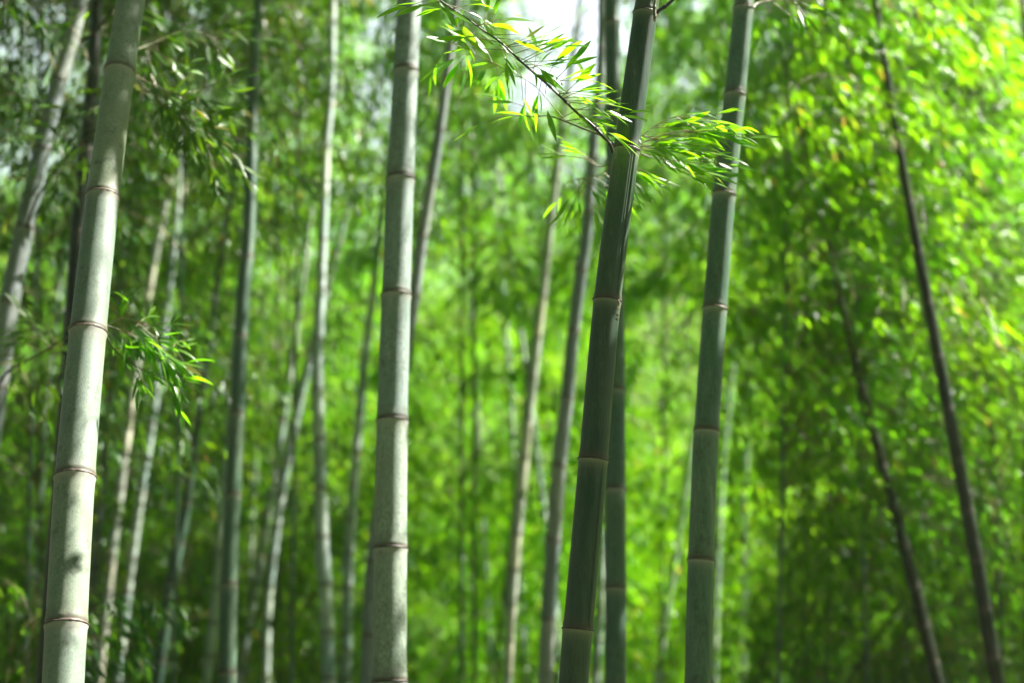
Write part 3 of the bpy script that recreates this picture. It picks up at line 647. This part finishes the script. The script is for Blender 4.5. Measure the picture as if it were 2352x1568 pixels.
# grey-violet bamboo: thin dark branches
Be, Bb, _ = P_['B']
build_branch(Be, Bb, px_path([(62, 522), (72, 490), (89, 448), (126, 393), (160, 350), (185, 330), (219, 300), (260, 262), (300, 200)], 7.3, -.6), .008, .003, DARKTWIG,
    rnd_twigs(34, .2, 1, [(.7, 0, .5), (-.6, 0, .7), (.3, 0, -.8), (-.6, 0, -.3)], .12, .32, 3, 5), LEAFD, knuckle=.14)
build_branch(Be, Bb, px_path([(0, 880), (12, 860), (30, 845), (62, 828), (90, 812), (120, 794), (150, 775)], 7.2, -.7), .007, .003, DARKTWIG,
    rnd_twigs(30, .2, 1, [(.7, 0, .5), (-.6, 0, .7), (.3, 0, -.8), (-.6, 0, .2)], .12, .3, 3, 5), LEAFD, knuckle=.14)
build_branch(Be, Bb, px_path([(185, 95), (215, 78), (240, 45), (268, 14), (300, -20)], 6.9, -.4), .007, .004, DARKTWIG, rnd_twigs(16, .2, 1, [(.7, 0, .2), (-.6, 0, .7), (.3, 0, -.8)], .12, .3, 3, 5), LEAFD, knuckle=.14)

# ------------------------------------------------------------------ whole leafy bamboos whose stems are lost among leaves
def leafy(label, px, pyb, Y, H, crown, lean_x=0.0, leaf=LEAF, n=1.0, blen=1.15, lod='mid', wind=(.12, 0, -.05), w=9, mat='green', azc=None, per=4, lsc=1.15):
    pts = [(px + lean_x * k, pyb - 250 * k, w * (1 - .06 * k)) for k in range(6, -1, -1)]
    return make_bamboo('leafy_bamboo', label, pts, Y, mat, lean=0, gap=.32, H=H, crown=crown, seg=12, leaf=leaf, crown_lod=lod, rings=False,
        dens=n, blen=blen, group='leafy bamboos behind the front stems', wind=wind, azc=azc, per=per, lsc=lsc)
W2 = (1.0, -.1, -.62)
leafy('bright leafy bamboo filling the upper right behind the smooth green stem', 1790, 1500, 10.4, 7.0, 2.2, 4, LEAF, 1, 1.35, wind=W2, azc=0.1)
leafy('leafy bamboo with long drooping sprays left of the glinting dark stem', 1990, 1500, 10.8, 6.8, 2.0, -8, LEAF, 1, 1.3, wind=W2)
leafy('leafy bamboo arching over the top right corner', 2300, 1500, 11.0, 7.6, 1.4, -10, LEAF, 1, 1.3, wind=W2)
leafy('shaded leafy bamboo low at the right edge', 2250, 1560, 12.5, 5.5, -1.0, 0, LEAFD, 1, 1.2)
leafy('shaded leafy bamboo low between the two dark leaning stems', 2080, 1560, 12.2, 6.0, -1.0, 0, LEAFD, 1, 1.2)
leafy('half shaded leafy bamboo right of the smooth green stem near the bottom', 1850, 1560, 12.8, 6.0, -1.0, 0, LEAF, 1, 1.2)
leafy('bright leafy bamboo at the top between the smooth green and the glinting dark stem', 1900, 1500, 12.4, 8.2, 3.4, 3, LEAF, 1, 1.3, wind=W2)
leafy('sunlit leafy bamboo behind the top of the smooth green stem', 1640, 1500, 13.2, 8.8, 3.6, 2, LEAF, 1, 1.2)
leafy('leafy bamboo with sunlit sprays just left of the sky gap', 1090, 1500, 12.6, 8.6, 4.2, 0, LEAF, 1, 1.1)
leafy('dark leafy bamboo filling the upper left corner', 60, 1500, 9.2, 9, 2.2, 6, LEAFD, 1, 1.25)
leafy('dark leafy bamboo hanging over the top left behind the thick stem', 400, 1500, 9.4, 9, 3.6, 5, LEAFD, .9, 1.2)
leafy('leafy bamboo with dark sprays at the top, left of the crooked stem', 670, 1500, 10.6, 10, 4.6, 3, LEAFD, .9, 1.1)
leafy('dark leafy bamboo in the deep shade of the lower left', 90, 1560, 11.0, 6.5, -1.0, 0, LEAFD, 1, 1.2)
leafy('low dark leafy bamboo behind the slim cream stem at the lower left', 300, 1560, 13.4, 4.6, -1.5, 0, LEAFD, 1, 1.2)
leafy('low dark leafy bamboo near the bottom, left of the crooked stem', 640, 1560, 13.6, 3.2, -1.5, 0, LEAFD, 1, 1.1)
leafy('leafy bamboo in half shade low at the left', 430, 1560, 14.0, 6.5, -1.5, 0, LEAF, 1, 1.25)
leafy('bright leafy bamboo between the dark green-grey stem and the crooked one', 660, 1560, 15.5, 8.5, 0.5, 0, LEAF, 1, 1.3)
leafy('green leafy bamboo right behind the powdery white stem', 1060, 1500, 13.0, 8.5, 2.0, 0, LEAF, 1, 1.2)
leafy('leafy bamboo between the cream stem and the smooth green one, upper half', 1520, 1500, 14.0, 9.5, 3.0, 2, LEAF, 1, 1.2)

# ------------------------------------------------------------------ thickets: foliage nobody could count
def hole(px, py):          # the gap in the canopy left of the focused stem
    return ((px - 1285) / 110) ** 2 + ((py - 70) / 130) ** 2 < 1
def thicket(name, label, n, Y0, Y1, lod, leaf, xr, yr, sc, lsc, keep=1.0, sign=1, twigs=False):
    a = Acc(); made = 0; tries = 0
    while made < n and tries < n * 60:
        tries += 1
        u = rng.random(); Y = Y0 + (Y1 - Y0) * u
        px = rng.uniform(*xr); py = rng.uniform(*yr)
        p, t = at(px, py, Y)
        g = float(gz(p[0], p[1]))
        if p[2] < g + .2: continue
        cl = math.sin(p[0] * 1.1 + p[1] * .5) * math.sin(p[2] * 1.3 + p[1] * .8) + .5 * math.sin(p[0] * 2.7 + 1) * math.sin(p[2] * 2.2 + p[1])
        pt = np.interp(Y, [14, 18, 22, 27, 33, 38], [1180, 900, 640, 360, 60, -150]) + 170 * math.sin(px * .0065 + Y) + 90 * math.sin(px * .017 + Y * 2)
        if py < pt or (py > pt + 520 and rng.random() < .75): continue
        cl = cl * sign
        if cl < (-0.1 if sign > 0 else .25) and rng.random() < .93: continue
        s = sc * rng.uniform(.7, 1.2); az = rng.uniform(0, 6.28)
        mid = p + np.array([math.cos(az), math.sin(az), .3]) * .7 * s
        qx, qy, _ = proj(mid)
        if hole(px, py) or hole(qx[0], qy[0]): continue
        put_branch(a, p, az, s, lod, tilt=rng.uniform(-.4, .1), leafscale=lsc, twigs=twigs, keep=keep); made += 1
    o = a.build(name, [leaf, TWIG], None, True)
    o['label'] = label; o['category'] = 'foliage'; o['kind'] = 'stuff'
    return o
thicket('bamboo_thicket', 'blurred bright green bamboo leaves filling the middle distance', 2300, 14, 22, 'coarse', LEAF, (-350, 2700), (-150, 1650), 1.25, 1.02)
thicket('bamboo_thicket', 'blurred yellow-green bamboo leaves far behind all the stems', 2800, 22, 38, 'coarse', LEAF, (-350, 2700), (-150, 1620), 1.9, 1.55)
SHADE = [('F', 380, 1900, 3.4, 5.5, 60, .7, 1.5, 1), ('H', 790, 1900, 3.8, 6, 45, .7, 1.5, 1), ('A', -100, 400, 3.2, 5, 34, .6, 1.3, .8), ('A', 400, 1200, 4.5, 6, 6, .5, 1.2, .4),  # unseen leaf clumps added up-sun to shade stretches of these stems
         ('C', -50, 500, 3.5, 5, 7, .5, 1.2, .5), ('C', 700, 1100, 4, 5, 3, .4, 1.2, .5), ('C', 1250, 1900, 4, 5.5, 14, .5, 1.3, .7), ('G', 100, 1900, 4.2, 6, 40, .7, 1.5, .9), ('H', -100, 100, 4, 5, 5, .4, 1.2, .5)]
def surround(n, cap):
    a = Acc(); made = 0; OUT_ONLY[0] = True
    foc = np.array([-.4, 5.2, 2.4])
    while made < n + cap:
        if made < n:
            az = rng.uniform(math.radians(118), math.radians(420)); r = rng.uniform(6, 13)
            p = np.array([r * math.cos(az), r * math.sin(az) + 1, rng.uniform(.2, 9.5 if az < math.radians(340) else 3.0)])
        else:
            p = np.array([rng.uniform(-11, 5), rng.uniform(-5, 11), rng.uniform(7.5, 9.5)])
        rel = p - foc; along = rel @ SUNV; off = np.linalg.norm(rel - along * SUNV)
        lim = 2.6
        if along > 0 and off < lim and rng.random() < .72: made += .15; continue
        if p[1] > 2 and abs(proj(p)[0][0] - 1176) < 1500 and p[2] < 7: made += .05; continue
        put_branch(a, p, rng.uniform(0, 6.28), rng.uniform(1.2, 2.0), 'coarse', tilt=rng.uniform(-.4, .1), leafscale=1.9, twigs=False, keep=.7); made += 1
    OUT_ONLY[0] = True
    for i in range(260):      # unseen clumps added overhead to shade the left
        yy = rng.uniform(8, 21)
        put_branch(a, np.array([rng.uniform(-9, -.6 - (yy - 8) * .3), yy, 1.6 + yy * .44 + rng.uniform(.3, 3)]), rng.uniform(0, 6.28), 1.3, 'coarse', tilt=rng.uniform(-.4, .1), leafscale=1.5, twigs=False)
    for (x0, x1, y0_, y1_, z0, z1, t0, t1, n) in ((1.6, 4.6, 9, 14, -.8, 1.5, 5, 8, 190), (-6, -1.6, 9, 17, -1, 1.9, 8, 12, 230)):  # unseen clumps added up-sun to darken the lower right and lower left
        for i in range(n):
            p = np.array([rng.uniform(x0, x1), rng.uniform(y0_, y1_), rng.uniform(z0, z1)]) + SUNV * rng.uniform(t0, t1)
            put_branch(a, p, rng.uniform(0, 6.28), 1.1, 'coarse', tilt=rng.uniform(-.4, .1), leafscale=1.4, twigs=False)
    for key, y0, y1, t0, t1, n, sc_, ls_, kp in SHADE:
        C, R, Sx, ns = P_[key][2]; qx, qy, _ = proj(C)
        for i in range(n):
            y = rng.uniform(y0, y1); k = int(np.argmin(np.abs(qy - y))); p = C[k] + SUNV * rng.uniform(t0, t1) + rng.normal(0, .16, 3)
            az = rng.uniform(0, 6.28); p = p - np.array([math.cos(az), math.sin(az), .2]) * .75 * sc_
            put_branch(a, p, az, sc_, 'mid', tilt=rng.uniform(-.3, .1), leafscale=ls_, twigs=False, keep=kp)
    OUT_ONLY[0] = False
    o = a.build('canopy_and_shade_clumps', [LEAFD, TWIG], None, True)  # surrounding grove foliage together with the clumps added for shade
    o['label'] = 'leafy canopy of the grove around the clearing, with unseen leaf clumps added to cast shade'; o['category'] = 'foliage'; o['kind'] = 'stuff'
surround(1300, 520)
thicket('bamboo_thicket', 'blurred leaf clumps, coloured dark for shade, scattered through the middle distance', 520, 13.5, 24, 'coarse', LEAFD, (-350, 2700), (-150, 1650), 1.15, 1.05, sign=-1)  # shaded clumps painted by a darker leaf colour
def hill_wood(n):
    a = Acc()
    P = []; 
    for i in range(n):
        y = rng.uniform(40, 130); x = rng.uniform(-.5, .52) * y * 1.15
        z = float(gz(x, y)); P.append((x, y, z))
    for (x, y, z) in P:
        h = rng.uniform(3, 9); k = 4.2
        px, py, _ = proj(np.array([x, y, z + h]))
        if hole(px[0], py[0]): continue
        for q in range(3):
            put_branch(a, np.array([x + rng.normal(0, 1), y + rng.normal(0, 1), z + h * rng.uniform(.15, 1)]), rng.uniform(0, 6.28), 3.0, 'coarse', tilt=rng.uniform(-.4, .1), leafscale=4.0, twigs=False, keep=.4)
    o = a.build('hillside_wood', [LEAFY, TWIG], None, True)
    o['label'] = 'hazy green wooded hillside seen through the gaps'; o['category'] = 'wood'; o['kind'] = 'stuff'
hill_wood(900)
# undergrowth and the shrub in the lower left corner
def shrub(label, px, py, Y, n, s, leaf, name='shrub'):
    c, t = at(px, py, Y); g = float(gz(c[0], c[1])); base = np.array([c[0], c[1], g])
    e = empty(name, base, label, 'shrub')
    st = Acc(); fo = Acc(); top = c[2]
    for i in range(n):
        az = rng.uniform(0, 6.28); d = np.array([math.cos(az) * .3, math.sin(az) * .3, 1.0])
        hgt = (top - g) * rng.uniform(.35, 1.0); tip = base + d * hgt * np.array([rng.uniform(.3, 1), rng.uniform(.3, 1), 1])
        tube(st, spline(np.array([base + rng.normal(0, .05, 3) * [1, 1, 0], (base + tip) / 2 + rng.normal(0, .05, 3), tip]), 5), np.linspace(.006, .002, 11), 5)
        for q in range(3):
            put_branch(fo, base + (tip - base) * rng.uniform(.45, 1), az + rng.normal(0, .6), s * rng.uniform(.6, 1), 'fine' if Y < 7 else 'mid', tilt=rng.uniform(-.4, .2), leafscale=1.1, mats=(0, 1))
    st.build('stem', TWIG, e, True, base); fo.build('foliage', [leaf, TWIG], e, True, base)
shrub('dark leafy shrub in the lower left corner', 15, 1340, 7.6, 16, .55, LEAFD)
shrub('low leafy shrub in the gap between the crooked and powdery stems', 1000, 1480, 13.0, 14, .9, LEAF)
def ground_leaves(n):
    a = Acc(); x = rng.uniform(-14, 14, n); y = rng.uniform(1, 34, n); z = gz(x, y) + .012
    ang = rng.uniform(0, 6.28, n); D = np.column_stack([np.cos(ang), np.sin(ang), rng.normal(0, .12, n)])
    U = np.column_stack([rng.normal(0, .25, n), rng.normal(0, .25, n), np.ones(n)])
    put_leaves(a, np.column_stack([x, y, z]), D, U, rng.uniform(.07, .13, n), rng.uniform(.12, .2, n), 'coarse')
    o = a.build('leaf_litter', LITTER, None, True); o['label'] = 'fallen bamboo leaves covering the forest floor'; o['category'] = 'leaf litter'; o['kind'] = 'stuff'
LITTER = leaf_mat('dry_leaf', [(0, (.16, .11, .05)), (.6, (.28, .21, .11)), (1, (.40, .33, .2))], [(0, (.2, .14, .05)), (1, (.4, .3, .15))], .25, .6, .2)
ground_leaves(30000)

# ------------------------------------------------------------------ terrain
def ground():
    xs = np.unique(np.concatenate([np.linspace(-20, 20, 81), np.linspace(-420, 420, 121)])); ys = np.unique(np.concatenate([np.linspace(-10, 50, 121), np.linspace(-420, 420, 121)]))
    X, Y = np.meshgrid(xs, ys); Z = gz(X, Y) + rng.normal(0, .008, X.shape) * (np.abs(X) < 25)
    V = np.stack([X, Y, Z], -1).reshape(-1, 3); nx = len(xs); i = np.arange(len(ys) - 1)[:, None] * nx; j = np.arange(nx - 1)[None]
    F = np.stack([i + j, i + j + 1, i + nx + j + 1, i + nx + j], -1).reshape(-1, 4)
    m, nt = newmat('forest_floor'); tc = nd(nt, 'ShaderNodeTexCoord')
    n1 = nd(nt, 'ShaderNodeTexNoise', Scale=1.3, Detail=8.0, Roughness=.7); nt.links.new(tc.outputs['Object'], n1.inputs['Vector'])
    n2 = nd(nt, 'ShaderNodeTexNoise', Scale=30.0, Detail=4.0); nt.links.new(tc.outputs['Object'], n2.inputs['Vector'])
    r1 = ramp(nt, [(.35, (.045, .07, .02)), (.55, (.09, .075, .04)), (.7, (.05, .09, .02))]); nt.links.new(n1.outputs[0], r1.inputs[0])
    r2 = ramp(nt, [(.3, (.6, .6, .6)), (.7, (1.3, 1.3, 1.3))]); nt.links.new(n2.outputs[0], r2.inputs[0])
    c = mixc(nt, 1, r1.outputs[0], r2.outputs[0], 'MULTIPLY')
    p = nd(nt, 'ShaderNodeBsdfPrincipled', Roughness=.9); nt.links.new(c, p.inputs['Base Color'])
    b = nd(nt, 'ShaderNodeBump'); b.inputs['Distance'].default_value = .03; nt.links.new(n2.outputs[0], b.inputs['Height']); nt.links.new(b.outputs[0], p.inputs['Normal'])
    o = nd(nt, 'ShaderNodeOutputMaterial'); nt.links.new(p.outputs[0], o.inputs[0])
    a = Acc(); a.add(V, F); g = a.build('ground', m); g['kind'] = 'structure'; g['label'] = 'sloping forest floor of soil and moss'
ground()

# ------------------------------------------------------------------ light, sky, camera
w = bpy.data.worlds.new('World'); S.world = w; w.use_nodes = True; nt = w.node_tree
bg = nt.nodes['Background']; sky = nt.nodes.new('ShaderNodeTexSky'); sky.sky_type = 'NISHITA'; sky.sun_disc = False
sky.sun_elevation = SUN_EL; sky.sun_rotation = PI / 2 - SUN_AZ; sky.dust_density = 2.0; sky.air_density = 1.2
tcw = nt.nodes.new('ShaderNodeTexCoord'); cn = nt.nodes.new('ShaderNodeTexNoise'); cn.inputs['Scale'].default_value = 2.6; cn.inputs['Detail'].default_value = 7
nt.links.new(tcw.outputs['Generated'], cn.inputs['Vector'])
cr_ = ramp(nt, [(.36, (.35, .35, .35)), (.50, (1, 1, 1))]); nt.links.new(cn.outputs[0], cr_.inputs[0])
sx = nt.nodes.new('ShaderNodeSeparateXYZ'); nt.links.new(tcw.outputs['Generated'], sx.inputs[0])
bank = nt.nodes.new('ShaderNodeMapRange'); nt.links.new(sx.outputs['Y'], bank.inputs[0]); bank.inputs[1].default_value = .6; bank.inputs[2].default_value = .85
cf = nt.nodes.new('ShaderNodeMath'); cf.operation = 'MULTIPLY'; nt.links.new(cr_.outputs[0], cf.inputs[0]); nt.links.new(bank.outputs[0], cf.inputs[1])
nt.links.new(mixc(nt, cf.outputs[0], sky.outputs[0], (24, 27, 32)), bg.inputs[0]); bg.inputs[1].default_value = 0.013
sl = bpy.data.lights.new('sun', 'SUN'); sl.energy = 5.0; sl.angle = math.radians(.5); sl.color = (1, .95, .86)
so = bpy.data.objects.new('sun', sl); COL.objects.link(so)
from mathutils import Vector
sd = Vector((math.cos(SUN_EL) * math.cos(SUN_AZ), math.cos(SUN_EL) * math.sin(SUN_AZ), math.sin(SUN_EL)))
so.rotation_euler = sd.to_track_quat('Z', 'Y').to_euler(); so.location = (10, 5, 20)
cam = bpy.data.cameras.new('camera'); co = bpy.data.objects.new('camera', cam); COL.objects.link(co)
cam.lens = 50; cam.sensor_width = 36; cam.clip_start = .05; cam.clip_end = 2000
co.location = EYE; co.rotation_euler = (PI / 2 + PITCH, 0, 0); S.camera = co
cam.dof.use_dof = True; cam.dof.focus_distance = 4.72; cam.dof.aperture_fstop = 1.1; cam.dof.aperture_blades = 0
S.view_settings.view_transform = 'Standard'; S.view_settings.look = 'None'; S.view_settings.exposure = 2.5; S.view_settings.gamma = 1
cy = S.cycles; cy.use_denoising = True; cy.max_bounces = 8; cy.diffuse_bounces = 4; cy.glossy_bounces = 2; cy.transmission_bounces = 6; cy.transparent_max_bounces = 4
cy.sample_clamp_indirect = 8.0; cy.caustics_reflective = False; cy.caustics_refractive = False
# ------------------------------------------------------------------ thin haze under the canopy
def haze(dens):
    a = Acc(); x0, x1, y0, y1, z0, z1 = -170, 170, -25, 240, -6, 115
    V = [(x, y, z) for z in (z0, z1) for y in (y0, y1) for x in (x0, x1)]
    a.add(V, [(0, 2, 3, 1), (4, 5, 7, 6), (0, 1, 5, 4), (2, 6, 7, 3), (0, 4, 6, 2), (1, 3, 7, 5)])
    m, nt = newmat('haze'); v = nd(nt, 'ShaderNodeVolumePrincipled'); v.inputs['Color'].default_value = (.93, 1, .93, 1); v.inputs['Density'].default_value = dens; v.inputs['Anisotropy'].default_value = .3
    o = nd(nt, 'ShaderNodeOutputMaterial'); nt.links.new(v.outputs[0], o.inputs['Volume'])
    h = a.build('haze', m, smooth=False); h['kind'] = 'stuff'; h['label'] = 'faint sunlit haze hanging in the grove'; h['category'] = 'haze'
haze(.0005)
